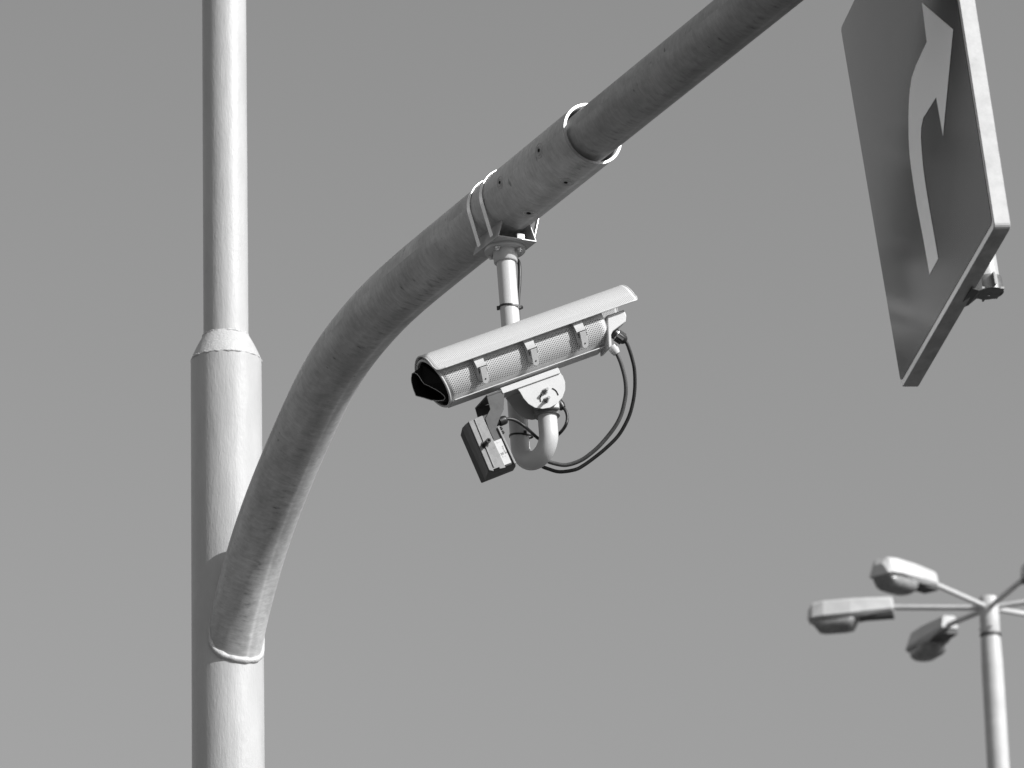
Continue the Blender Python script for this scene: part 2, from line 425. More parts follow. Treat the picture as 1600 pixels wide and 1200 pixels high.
for off in (-0.030, 0.045):
    rb = RA+0.0016; al = math.radians(62)
    # band: over the top of the arm, then straight and tangent down to the saddle edges
    prof = []
    a0 = -R_(14); ns = 60
    pr = []
    tx = V((hw_b+.002, -0.126+0.012))
    # tangent point from tx to circle rb
    dd = tx.length; th = math.atan2(tx.y, tx.x); be = math.acos(rb/dd); ta = th+be
    pr.append(tx)
    for i in range(ns+1):
        q = ta + (math.pi-2*ta)*i/ns; pr.append(V((rb*math.cos(q), rb*math.sin(q))))
    pr.append(V((-tx.x, tx.y)))
    vs = []; 
    for q in pr:
        nrm = q.normalized()
        for wd, th_ in ((-.0085, 0), (.0085, 0), (.0085, .0018), (-.0085, .0018)):
            vs.append(MC + side*(q.x+nrm.x*th_) + armup*(q.y+nrm.y*th_) + d_end*(off+wd))
    n = len(pr); fs = []
    for i in range(n-1):
        for k in range(4): fs.append([i*4+k, i*4+(k+1) % 4, (i+1)*4+(k+1) % 4, (i+1)*4+k])
    fs += [[0, 1, 2, 3], [4*n-4+k for k in range(4)]]
    ob = part(MB().add(vs, fs, None, False), 'steel_band', M['zinclight'], mount)
hp = (-armup+d_end*.05).normalized()                                # pipe runs this way (down, square to the arm)
fl = bu + armup*0.0
part(MB().cyl(fl, fl+hp*0.009, 0.056, 48), 'flange', M['white'], mount)
part(MB().sweep([fl+hp*.009, fl+hp*.04, fl+hp*.042], [.0335, .0325, .030], 40), 'collar', M['white'], mount)
for k in range(4):
    q = R_(45+90*k+10); p = fl+hp*.009+(side*math.cos(q)+d_end*math.sin(q))*.044
    part(MB().hexbolt(p, hp, .0085, .007, .004), 'bolt', M['zinclight'], mount)

# housing frame --------------------------------------------------
GAM = R_(22)
rL, uL, fL = local(810, 540)
ea = ((rL*0.9425+uL*0.334).normalized()*math.cos(GAM)+fL*math.sin(GAM)).normalized()   # to the rear
es = V((-ea.y, ea.x, 0)).normalized()
if es.y > 0: es = -es
eu = ea.cross(es).normalized()
if eu.z < 0: eu = -eu
PDEP = proj(fl+hp*0.25)[2]
DO = PDEP - 0.150 - 0.125
HO = at(657.5, 556, DO) - es*0.027 - eu*0.077
def H(w_, s, u): return HO + ea*w_ + es*s + eu*u
def hp_(px, py, s=0.0):                     # point of the plane s=const seen at a pixel
    return onplane(px, py, HO+es*s, es)
def hwu(px, py, s=0.0):
    d = hp_(px, py, s)-HO; return d.dot(ea), d.dot(eu)

# J pipe
RP = 0.0258
topT = hp_(855.5, 655, -0.005)
o = topT-fl; o = o-hp*o.dot(hp); RB = o.length/2; on = o.normalized()
best = None
for i in range(2000):
    L = 0.3+0.0003*i; c = fl+hp*L+o/2
    ys = max(proj(c+on*math.cos(q)*RB+hp*math.sin(q)*RB)[1] for q in [math.pi*j/24 for j in range(25)])
    if best is None or abs(ys-720) < best[0]: best = (abs(ys-720), L)
LB = best[1]; cB = fl+hp*LB+o/2
LT = (topT-fl).dot(hp)
pp = [fl+hp*(0.04+(LB-0.04)*i/20) for i in range(21)]
pp += [cB-on*math.cos(q)*RB+hp*math.sin(q)*RB for q in [math.pi*j/24 for j in range(1, 24)]]
pp += [fl+o+hp*(LB-(LB-LT+0.02)*i/8) for i in range(9)]
part(MB().sweep(pp, RP, 48, up=side), 'j_pipe', M['pipe'], mount)
jt = pp[-1]

# tilt head -------------------------------------------------------
def hpoly(px, s): return [hp_(x, y, s) for x, y in px]
disc = [(806, 604), (813, 613), (818.5, 622.5), (826, 631), (836, 636.8), (848, 638.6), (860, 636.5), (871, 630), (879, 620.5), (883.2, 609), (883, 597), (879.5, 587.5), (872, 578.5)]
part_n = bevel(part(MB().prism(hpoly(disc, 0.050), -es*.0035), 'tilt_plate', M['white'], mount), .0006)
disc2 = [(p[0], p[1]) for p in disc]
mb = MB(); P = [p-es*0.098 for p in hpoly(disc, 0.050)]
bevel(part(mb.prism(P, -es*.0035), 'tilt_plate', M['white'], mount), .0006)
w0, u0 = hwu(783, 611.5, .050); w1, u1 = hwu(873, 579, .050); uP = (u0+u1)/2
mb = MB().box(H((w0+w1)/2, 0, uP+.004), ea*(w1-w0)/2, es*.054, eu*.004); bevel(part(mb, 'mounting_plate', M['white'], mount), .001)
mb = MB().box(H((w0+w1)/2, 0.052, uP-.001), ea*(w1-w0)/2, es*.0035, eu*.0075); bevel(part(mb, 'plate_lip', M['white'], mount), .001)
# hub block under the plates
hc = (jt + hp_(850, 622, 0.0))/2
jd = -hp
mb = MB().sweep([jt-jd*.012, jt+jd*.012], RP+.008, 40)
part(mb, 'pipe_cap', M['alu'], mount)
bc = hp_(852, 618, 0.0)
mb = MB().cyl(bc-es*.046, bc+es*.046, .030, 40); part(mb, 'hub', M['alu'], mount)
mb = MB().box(bc+jd*-.025, side*.030, es*.036, jd*.022)
bevel(part(mb, 'hub_block', M['alu'], mount), .004)
for (x, y), sh in (((851.5, 611.5), .034), ((853.6, 625.0), .036)):
    b0 = hp_(x, y, .050); mb = MB().sweep([b0, b0+es*.002], .0080, 24); mb.hexbolt(b0+es*.002, es, .0062, .007, sh-.020, .0040)
    part(mb, 'tilt_bolt', M['bolt'], mount)
def slot(pxs, s=.0506, wd=.0019):
    P = catmull([hp_(x, y, s) for x, y in pxs], 4); return MB().sweep(P, wd*.8, 8)
part(slot([(862.8, 606.8), (866.5, 608.6), (869.8, 612), (872.4, 617.3)], .0506), 'curved_slot', M['slot'], mount)
part(slot([(846.2, 616), (844.6, 619.4), (844, 623), (844.7, 627.6)], .0506), 'curved_slot', M['slot'], mount)

# ================================================================= SECURITY CAMERA
scam = thing('security_camera', 'white bullet camera housing with perforated sunshield and three latches, tilted down under the arm', 'camera', HO)
RBd = 0.068
wr = hwu(954, 530, .06)[0]; wh = hwu(1000, 466, .10)[0]
def wf(u): return 0.013 - 0.20*u              # slanted front rim
def shell(name, r0, w_start, w_end, th0, th1, nT, m, thick, uvs=True, nW=30, parent=scam):
    mb = MB(); vs = []; fs = []; uv = []
    for j in range(nW+1):
        for i in range(nT+1):
            q = th0+(th1-th0)*i/nT; s = r0*math.cos(q); u = r0*math.sin(q); a_ = w_start(u) if callable(w_start) else w_start
            vs.append(H(a_+(w_end-a_)*j/nW, s, u))
    for j in range(nW):
        for i in range(nT):
            fs.append([j*(nT+1)+i, j*(nT+1)+i+1, (j+1)*(nT+1)+i+1, (j+1)*(nT+1)+i])
            U = lambda ii: r0*(th0+(th1-th0)*ii/nT); W = lambda jj: w_end*jj/nW
            uv.append([(U(i), W(j)), (U(i+1), W(j)), (U(i+1), W(j+1)), (U(i), W(j+1))])
    mb.add(vs, fs, uv)
    ob = part(mb, name, m, parent, weld=(abs(th1-th0-2*math.pi) < 1e-6), recalc=False)
    so_ = ob.modifiers.new('solid', 'SOLIDIFY'); so_.thickness = thick; so_.offset = 0
    return ob
M['perf'] = perforated('perforated_body_sheet', 0.62, 0.13, 0.0062, 0.0017, RBd*R_(-60), RBd*R_(8), 0.0, wr, .006)
shell('housing', RBd, wf, wr, R_(-180), R_(180), 96, M['perf'], .003)
# lid edge and rim
shell('lid', RBd+.0035, lambda u: wf(u)+.006, wr+.012, R_(27), R_(153), 48, M['white'], .0025)
P = [H(wf(RBd*math.sin(2*math.pi*i/96)), RBd*math.cos(2*math.pi*i/96), RBd*math.sin(2*math.pi*i/96)) for i in range(97)]
part(MB().sweep(P, .0034, 10, cap=False), 'front_rim', M['white'], scam)
part(MB().cyl(H(.075, 0, 0), H(.079, 0, 0), RBd-.003, 48), 'front_glass', M['glass'], scam)
shell('inner_liner', RBd-.0035, lambda u: wf(u)+.004, .078, R_(-180), R_(180), 64, M['blackmatt'], .001, nW=4)
# black folded hood in front of the glass
lp = [(643.7, 583.5), (647.4, 582.2), (651.5, 584.5), (655.2, 588.6), (658.4, 594), (662.5, 599.6), (669.4, 602.8), (675.8, 606), (683.2, 610), (689.6, 614.2), (694.2, 618.8), (695.5, 622), (693.2, 625.2), (685, 626.2), (674, 625.4), (662, 621.6), (649.7, 618.4), (645.6, 607.8), (642.8, 596.8), (642.4, 591.3)]
fo = H(-.012, 0, 0); fn_ = (ea-es*0.9).normalized(); L3 = [onplane(x, y, fo, fn_) for x, y in lp]
mid = []; back = []
for p in L3:
    d = p-HO; s_, u_ = d.dot(es), d.dot(eu); r_ = math.hypot(s_, u_)
    k = .0595/max(r_, 1e-6); mid.append(H(wf(u_*k)+.006, s_*k, u_*k)); back.append(H(.07, s_*k, u_*k))
mb = MB(); n = len(L3)
mb.add(L3+mid+back, [[j*n+i, j*n+(i+1) % n, (j+1)*n+(i+1) % n, (j+1)*n+i] for j in (0, 1) for i in range(n)], None, False)
ob = part(mb, 'lens_hood', M['blackmatt'], scam, recalc=True); so_ = ob.modifiers.new('solid', 'SOLIDIFY'); so_.thickness = .0012
part(MB().sweep(L3+[L3[0]], .0009, 6, cap=False), 'lens_hood_edge_glint', M['zinc'], scam)  # paler wire added round the rim, its sunlit glint put into the colour
# bottom rail
wrl0, _ = hwu(711, 633, .03); wrl1, _ = hwu(946, 549, .03)
mb = MB().prism([H(wrl0, s, u) for s, u in ((-.026, -.0705), (.044, -.0705), (.044, -.0675), (-.026, -.0675))], ea*(wrl1-wrl0))
bevel(part(mb, 'bottom_rail', M['white'], scam), .001)
# sunshield
hs = [(.095, .0115), (.0915, .0118), (.088, .0130), (.0845, .0165), (.0820, .0225)]
for i in range(33):
    q = R_(21)+(R_(138))*i/32; hs.append((.0805*math.cos(q), .0805*math.sin(q)))
hs += [(-s, u) for s, u in hs[4::-1]]
arc = [0.0]
for i in range(1, len(hs)): arc.append(arc[-1]+math.dist(hs[i], hs[i-1]))
AL = arc[-1]; nW = 60; vs, fs, uv = [], [], []; ws = []
for i, (s, u) in enumerate(hs):
    e = min(arc[i], AL-arc[i]); rr_ = .022; k = max(0.0, 1-e/rr_); cut = rr_*(1-math.sqrt(max(0, 1-k*k)))
    ws.append((cut*1.1, wh-cut*1.0))
for j in range(nW+1):
    for i, (s, u) in enumerate(hs): a_, b_ = ws[i]; vs.append(H(a_+(b_-a_)*j/nW, s, u))
m_ = len(hs)
for j in range(nW):
    for i in range(m_-1):
        fs.append([j*m_+i, j*m_+i+1, (j+1)*m_+i+1, (j+1)*m_+i])
        f_ = lambda ii, jj: (arc[ii], ws[ii][0]+(ws[ii][1]-ws[ii][0])*jj/nW)
        uv.append([f_(i, j), f_(i+1, j), f_(i+1, j+1), f_(i, j+1)])
M['perf2'] = perforated('perforated_shield_sheet', 0.60, 0.36, 0.0052, 0.0015, 0, AL, 0, wh, .007)
ob = part(MB().add(vs, fs, uv), 'sunshield', M['perf2'], scam, recalc=False); so_ = ob.modifiers.new('solid', 'SOLIDIFY'); so_.thickness = .0025; so_.offset = 0
edge = [H(ws[i][0], *hs[i]) for i in range(m_)] + [H(ws[-1][0]+(ws[-1][1]-ws[-1][0])*j/20, *hs[-1]) for j in range(1, 20)] + [H(ws[i][1], *hs[i]) for i in range(m_-1, -1, -1)] + [H(ws[0][1]+(ws[0][0]-ws[0][1])*j/20, *hs[0]) for j in range(1, 21)]
part(MB().sweep(edge, .0022, 8, cap=False), 'shield_edge', M['white'], scam)
for w_ in (.05, wh*.5, wr-.03):
    mb = MB().box(H(w_, 0, RBd+.003), ea*.012, es*.015, eu*.004); part(mb, 'shield_spacer', M['white'], scam)
# latches
def latch(wc):
    def strip(ths, r0, r1, hw0, hw1, name, m, par, rnd=True, th=.002):
        vs = []; fs = []; n = 18
        for j in range(n+1):
            t = j/n; q = R_(ths[0]+(ths[1]-ths[0])*t); r = r0+(r1-r0)*t; hw = hw0+(hw1-hw0)*t
            if rnd:
                rest = abs(ths[1]-ths[0])*(1-t)*math.pi/180*r
                if rest < hw: hw = math.sqrt(max(hw*hw-(hw-rest)**2, 1e-7))
            for dw, dr in ((-hw, 0), (hw, 0), (hw, th), (-hw, th)):
                vs.append(H(wc+dw, (r+dr)*math.cos(q), (r+dr)*math.sin(q)))
        for j in range(n):
            for k in range(4): fs.append([j*4+k, j*4+(k+1) % 4, (j+1)*4+(k+1) % 4, (j+1)*4+k])
        fs += [[0, 1, 2, 3], [4*n+k for k in range(4)]]
        return part(MB().add(vs, fs, None, False), name, m, par)
    base = strip((28, -42), RBd+.004, RBd+.003, .0150, .0145, 'latch', M['white'], scam)
    strip((12, -13), RBd+.014, RBd+.014, .0150, .0120, 'latch_cover', M['white'], base, rnd=False).location = (0, 0, 0)
    # lever, nearly flat, standing off the housing
    a0 = V(((RBd+.017)*math.cos(R_(-12)), (RBd+.017)*math.sin(R_(-12)))); a1 = V(((RBd+.014)*math.cos(R_(-45)), (RBd+.014)*math.sin(R_(-45))))
    pts = []; hw = .0090; dv = (a1-a0); Ld = dv.length
    for q in range(0, 181, 20): pts.append((math.cos(R_(q))*hw, Ld-hw+math.sin(R_(q))*hw))
    pts += [(-hw, 0), (hw, 0)]
    ud = dv.normalized(); nd = V((ud.y, -ud.x)); nd = nd if nd.x > 0 else -nd
    P = [H(wc+.003+x, (a0+ud*y).x, (a0+ud*y).y) for x, y in pts]
    lv = bevel(part(MB().prism(P, (es*nd.x+eu*nd.y)*.003), 'latch_lever', M['white'], base), .0006)
    hd = a0+ud*(Ld-hw*1.5); c = H(wc+.003, hd.x, hd.y); nn = es*nd.x+eu*nd.y
    part(MB().cyl(c+nn*.0028, c+nn*.0036, .0022, 14), 'latch_hole', M['slot'], base)
    p0 = a0-ud*.001; mb = MB().cyl(H(wc-.012, p0.x, p0.y)+nn*.001, H(wc+.016, p0.x, p0.y)+nn*.001, .0013, 8)
    for sx in (-.0095, .0125):
        mb.box(H(wc+sx, *(a0+ud*.009))+nn*.001, ea*.0011, (es*ud.x+eu*ud.y)*.006, nn*.0012)
    part(mb, 'latch_wire', M['slot'], base)
for px in ((753, 576), (832, 549), (909.5, 523)):
    latch(hwu(px[0]-2, px[1], .072)[0])
# rear cap: side outline extruded across, plus round end plate
oc = [(948, 493), (976, 483.5), (979, 493), (978, 502.5), (957, 518), (954, 524), (955, 543), (950, 545)]
c0 = [hwu(x, y, .064) for x, y in oc]
secs = []
for s_, k in ((.067, .93), (.062, 1.0), (-.004, 1.0), (-.010, .93)):
    cx = sum(p[0] for p in c0)/len(c0); cu = sum(p[1] for p in c0)/len(c0)
    secs.append([H(cx+(p[0]-cx)*k, s_, cu+(p[1]-cu)*k) for p in c0])
bevel(part(MB().loft(secs), 'rear_cap', M['white'], scam), .002)
part(MB().cyl(H(wr-.004, 0, 0), H(wr+.003, 0, 0), RBd+.001, 64), 'end_plate', M['white'], scam)
# glands
g0 = hp_(960, 521, .030); g1 = hp_(979, 534, .030); gd = (g1-g0).normalized()
ob = part(MB().sweep([g0-gd*.006, g0+gd*.006], .0165, 6), 'cable_gland', M['black'], scam)
mb = MB().sweep([g0+gd*.008, g0+gd*.026, g0+gd*.034, g0+gd*.038], [.0150, .0150, .0115, .007], 24)
for k in range(6):
    q = R_(60*k); x_ = es.cross(gd).normalized(); y_ = gd.cross(x_); c = g0+gd*.018+(x_*math.cos(q)+y_*math.sin(q))*.0145
    mb.box(c, gd*.010, x_*.003, y_*.003)
part(mb, 'gland_nut', M['black'], ob) if False else part(mb, 'gland_nut', M['black'], scam)
part(MB().sweep([g0+gd*.0062, g0+gd*.0082], .0162, 6), 'gland_washer', M['zinclight'], scam)
k0 = hp_(956, 541, .02); k1 = hp_(964, 553, .02); kd = (k1-k0).normalized()
part(MB().sweep([k0, k0+kd*.016, k1], [.0135, .0125, .0095], 20), 'cable_gland', M['white'], scam)

# ================================================================= INFRARED LAMP under the camera
ill = thing('infrared_lamp', 'small dark box lamp with white paper label hanging on a yoke below the camera front', 'infrared lamp', hp_(768, 700, 0))
def loftpx(levels):
    return [[hp_(x, y, s) for x, y in poly] for s, poly in levels]
near = [(731, 659.5), (765, 645), (806, 724.5), (763.5, 736.5)]
lv = [(.050, near),
      (.010, [(726.5, 663), (761, 650), (806.5, 729), (761, 744)]),
      (-.030, [(721.5, 668.5), (757, 655), (803, 735), (758.5, 751.5)]),
      (-.055, [(718.8, 680), (752, 668), (785, 741), (751.5, 755.5)])]
bevel(part(MB().loft(loftpx(lv)), 'lamp_body', M['dark'], ill), .003, 3)
bevel(part(MB().prism([hp_(x, y, .054) for x, y in ((731.5, 658.8), (753, 649.8), (789.5, 731), (780.5, 733), (779.5, 730.5), (770, 734), (771, 736.5), (764, 735.2))], es*.0035), 'side_plate', M['alu'], ill), .0008)
bevel(part(MB().prism([hp_(x, y, .0578) for x, y in ((740.5, 655.2), (742.2, 654.4), (772.8, 730), (771, 730.6))], es*.002), 'side_rib', M['alu'], ill), .0008)
bevel(part(MB().prism([hp_(x, y, .0505) for x, y in ((776.5, 668), (779, 667), (806, 724), (803, 725))], es*.004), 'cooling_edge', M['alu'], ill), .0008)
part(MB().prism([hp_(x, y, .0512) for x, y in ((771.3, 689.8), (782.8, 685.2), (799, 722.8), (787.0, 727.3))], es*.0008), 'label', M['label'], ill)
# small print on the label: two rows of figures and faint lines
def textmesh(txt, size):
    cu = bpy.data.curves.new('t', 'FONT'); cu.body = txt; cu.size = size; cu.align_x = 'CENTER'; cu.align_y = 'CENTER'; cu.resolution_u = 2
    o_ = bpy.data.objects.new('t', cu); COL.objects.link(o_); bpy.context.view_layer.update()
    me = bpy.data.meshes.new_from_object(o_.evaluated_get(bpy.context.evaluated_depsgraph_get()))
    vs = [v.co.copy() for v in me.vertices]; fs = [list(p.vertices) for p in me.polygons]
    bpy.data.objects.remove(o_); bpy.data.curves.remove(cu); bpy.data.meshes.remove(me); return vs, fs
tx = (hp_(791, 707, .0524)-hp_(781, 711, .0524)).normalized(); ty = es.cross(tx); ty = -ty if ty.z < 0 else ty
mb = MB()
for txt, size, (px, py) in (('120 m', .0095, (786.2, 708.6)), ('V', .008, (785.6, 698.0)), ('Y', .008, (786.6, 701.6)), ('o', .009, (788.2, 704.3)), ('I - --', .006, (788, 713)), ('l- -- -', .005, (779, 691))):
    vs, fs = textmesh(txt, size); c = hp_(px, py, .0524)
    mb.add([c+tx*v.x+ty*v.y for v in vs], fs, None, False)
part(mb, 'label_print', M['ink'], ill, recalc=False)
# screw standing out of the side plate
k0 = hp_(757.5, 694.5, .0575)
mb = MB().sweep([k0, k0+es*.002], .010, 20); mb.sweep([k0+es*.002, k0+es*.034], .0062, 18); mb.ringtube(k0+es*.034, k0+es*.038, .0066, .0035, 20)
part(mb, 'clamp_screw', M['black'], ill)
for x, y in ((781.5, 671), (784.5, 677)):
    k0 = hp_(x-3, y+2, .030); part(MB().cyl(k0, k0+ea*.012+eu*.004, .0045, 10), 'screw', M['black'], ill)
# yoke
yk = [(759.5, 618), (787.5, 612), (786.5, 640), (777, 662), (770.5, 687), (763.5, 672), (757.5, 655), (765.5, 640)]
bevel(part(MB().prism([hp_(x, y, .0495) for x, y in yk], es*.004), 'yoke_arm', M['dark'], ill), .0006)
bevel(part(MB().prism([p-es*.11 for p in [hp_(x, y, .0495) for x, y in yk]], es*.004), 'yoke_arm', M['dark'], ill), .0006)
wy0, uy0 = hwu(760, 618.5, .05); wy1, uy1 = hwu(787, 610, .05)
part(MB().box(H((wy0+wy1)/2, 0, (uy0+uy1)/2), ea*.026, es*.055, eu*.002), 'yoke_bridge', M['dark'], ill)
k0 = hp_(780, 659.5, .030); k1 = hp_(790.5, 655.2, .030); kd = (k1-k0).normalized()
mb = MB().sweep([k0-kd*.02, k0], .0085, 16); mb.sweep([k0, k0+kd*.014, k1, k1+kd*.002], [.0125, .0125, .011, .006], 8)
part(mb, 'cable_gland', M['black'], ill)

# ================================================================= CABLES AND TIES
def cable(name, pts, r, m, label, off=None):
    P = catmull([V(p) for p in pts], 8)
    return tag(MB().sweep(P, r, 14).build(name, m, None), label, 'cable')
dr = proj(g1)[2]; dk = proj(k1)[2]
pipeD = proj(fl+hp*LB)[2]
def run(pxs, d0_, d1_):
    n = len(pxs); L = [0]
    for i in range(1, n): L.append(L[-1]+math.dist(pxs[i], pxs[i-1]))
    return [at(x, y, d0_+(d1_-d0_)*L[i]/L[-1]) for i, (x, y) in enumerate(pxs)]
dw_ = proj(hp_(964, 553, .02))[2]
c1 = run([(961.5, 548), (964, 553), (970, 567), (976.2, 590), (978, 611), (975, 632), (969, 652), (958, 671), (940, 693), (925, 707), (907, 719.5), (885, 726.5), (866, 724), (852, 718.5), (838, 706)], dw_, pipeD+.03)
cable('camera_cable', c1, .0056, M['cablegrey'], 'thicker grey cable looping from the white gland at the camera rear to the pipe bend')
c2 = run([(977.5, 533), (981, 540), (987, 558), (991.5, 580), (991.5, 612), (986, 641), (977.5, 662), (965, 682), (947, 700), (930, 714), (912, 727), (898, 734), (875, 737.2), (858, 733), (845, 727), (832, 712)], dr, pipeD+.04)
# carry on up behind the drop pipe to the arm
al = [fl+hp*(LB-.02)+side*.012+d_end*-.028, fl+hp*(LB-.09)+side*.022+d_end*-.022, fl+hp*(LB-.2)+side*.028+d_end*-.016, fl+hp*.3+side*.030+d_end*-.012, fl+hp*.17+side*.031+d_end*-.008, fl+hp*.09+side*.040+d_end*-.004, fl+hp*.03+side*.046+d_end*-.01, fl+hp*.0+side*.050+d_end*-.05, fl-hp*.03+side*.06+d_end*-.08]
cable('camera_cable', c2+al, .0050, M['cable'], 'thin black cable looping widest from the black gland and climbing the drop pipe')
k2 = hp_(876, 634, -.02); dq = proj(k2)[2]; dI = proj(k1)[2]
c3_ = run([(790, 655.2), (796, 654.6), (805, 656.8), (814, 662), (823, 669), (832, 677.5), (842, 686), (853, 690), (866, 684), (876, 676), (883.5, 665), (886.5, 653), (884, 642), (877.5, 634.5)], dI, dq)
for i in range(5, 10): c3_[i] = c3_[i] + F0*(.055)
cable('lamp_cable', c3_, .0044, M['cable'], 'short black cable from the infrared lamp passing behind the pipe bend to the tilt head')
kd = (V(c3_[-2])-V(c3_[-1])).normalized()
part(MB().sweep([k2-kd*.016, k2+kd*.0, k2+kd*.010], [.013, .013, .009], 8), 'cable_gland', M['black'], mount)
def tie(c, axis, r, label, tail, rot=0.0):
    axis = V(axis).normalized(); x = (RC-axis*RC.dot(axis)).normalized(); y = axis.cross(x)
    vs, fs = [], []; n = 40
    for i in range(n):
        q = 2*math.pi*i/n; k = 1+.35*max(0, math.cos(q-R_(10)))**6
        for dr_, da in ((0, -.0025), (.0016, -.0025), (.0016, .0025), (0, .0025)):
            vs.append(c+(x*math.cos(q)*k+y*math.sin(q))*(r+dr_)+axis*(da+.004*math.sin(q*1+1)))
    for i in range(n):
        for k in range(4): fs.append([i*4+k, i*4+(k+1) % 4, ((i+1) % n)*4+(k+1) % 4, ((i+1) % n)*4+k])
    mb = MB().add(vs, fs, None, False)
    hd = c+(x*math.cos(tail)+y*math.sin(tail))*(r+.004); mb.box(hd, x*.004, y*.0045, axis*.0045)
    return tag(mb.build('cable_tie', M['black'], None), label, 'cable tie')
tie(fl+hp*.175, hp, RP+.0005, 'black cable tie around the drop pipe above the camera', math.pi)
tie(fl+hp*(LB-.030), hp, RP+.0005, 'black cable tie around the pipe just above the bottom bend', R_(60))

# ================================================================= TRAFFIC SIGN AND ITS HANGER
r_, u_, f_ = local(1450, 300)
SN = (r_*-.942 - f_*.335).normalized()       # face normal, towards the left and the viewer
# arm point above the sign
best = None
OFF = 0.265                                   # the hanger stands beside the arm, on its far side from the face
for i in range(1200):
    c = SLE+d_end*(0.003*i); q = proj(c-SN*OFF)
    e = abs(q[0]-(1545.5+.16*(q[1]-455)))
    if best is None or e < best[0]: best = (e, c-SN*OFF, c)
TA = best[1]; TC = best[2]
wd_, hd_ = (r_*.2975+u_*.458-f_*.837), (r_*-.156+u_*.889+f_*.431)
RH = 0.029
# hanger pipe: drops from the arm; its lower end is seen at (1546,452)
ry = ray(1545.5, 455); best = None
for i in range(4000):
    dpt = 8.5+0.001*i; p = CAM+ry*dpt; e = abs((TA-p).normalized().dot(hd_.normalized())-1)
    if best is None or e < best[0]: best = (e, p)
PB = best[1]; hpv = (TA-PB).normalized()
SP = PB+SN*(RH+0.062)                        # a point of the front face plane
SN = (SN-hpv*SN.dot(hpv)).normalized()
BL, BR, TL = onplane(1409.5, 607, SP, SN), onplane(1554.5, 355.5, SP, SN), onplane(1314, 44, SP, SN)
wv_, hv_ = BR-BL, TL-BL
Q_ = onplane(1497.6, 0, SP, SN); hn_ = hv_.normalized(); q_ = (Q_-BR)
TR_ = BR+q_*((hv_.length-(BR-BL).dot(hn_))/q_.dot(hn_)); KW = (TR_-BL).dot(wv_.normalized())/wv_.length-1
KW *= 0.7
sign = thing('road_sign', 'rectangular dark road sign with pale bent arrow, hung edge-on from the arm end', 'road sign', BL)
TH = 0.040; ch = 0.0065
def rrect(ins, z, r=.012, il=None, ib=0, ir=0):
    wl, hl_ = wv_.length, hv_.length; wn, hn = wv_.normalized(), hv_.normalized(); out = []
    for cx, cy, a0 in ((ins+r, ins+r, 180), (wl-ins-r, ins+r, 270), (wl-ins-r, hl_-ins-r, 0), (ins+r, hl_-ins-r, 90)):
        for k in range(5):
            q = R_(a0+90*k/4); X = cx+r*math.cos(q); Y = cy+r*math.sin(q)
            X = X*(1-ir/wl); Y = ib+Y*(1-ib/hl_); X = X*(1+KW*Y/hl_)
            out.append(BL+wn*X+hn*Y+SN*z)
    return out
M['signalu'] = worn('sign_edge_aluminium', 0.36, 0.5, 0.15, 0.3, 22)
M['signarrow'] = mat('sign_film_pale', 0.90, 0.28, 0.75, 0.6, 0.0)
part(MB().loft([rrect(.002, -TH), rrect(0, -TH+.002), rrect(0, -.0012), rrect(.0012, 0.0)]), 'sign_tray', M['signalu'], sign)
part(MB().add(rrect(.0015, .0008), [list(range(20))], None, False), 'sign_border', M['signarrow'], sign, recalc=False)
M['signface'] = mat('sign_film_dark', 0.15, 0.2, 0.75, 0.5, 0.0); g = N(M['signface'])
a = g.noise(g.uv(1, 1, 1, 'Object'), 4, 4, 0.5); g.l(g.rng(a, .3, .7, .13, .17), g.b.inputs['Roughness'])
part(MB().add(rrect(.0025, .0018, .012, None, .015, .006), [list(range(20))], None, False), 'sign_face', M['signface'], sign, recalc=False)
ar = [(1440.5, 4), (1489.3, 46), (1473.3, 212.5), (1462.7, 152), (1442.7, 184), (1439.4, 200), (1439, 215), (1440, 233), (1442, 257), (1445.3, 283), (1451.6, 322), (1466, 404), (1452.5, 429), (1442, 370), (1432.5, 320), (1427.5, 289), (1423.8, 264), (1421, 240), (1419.6, 212), (1419.5, 181), (1420, 160), (1421.5, 141), (1424.6, 121), (1431.5, 101.3), (1448, 65.3)]
part(MB().add([onplane(x, y, BL+SN*.0026, SN) for x, y in ar], [list(range(len(ar)))], None, False), 'arrow', M['signarrow'], sign, recalc=False)
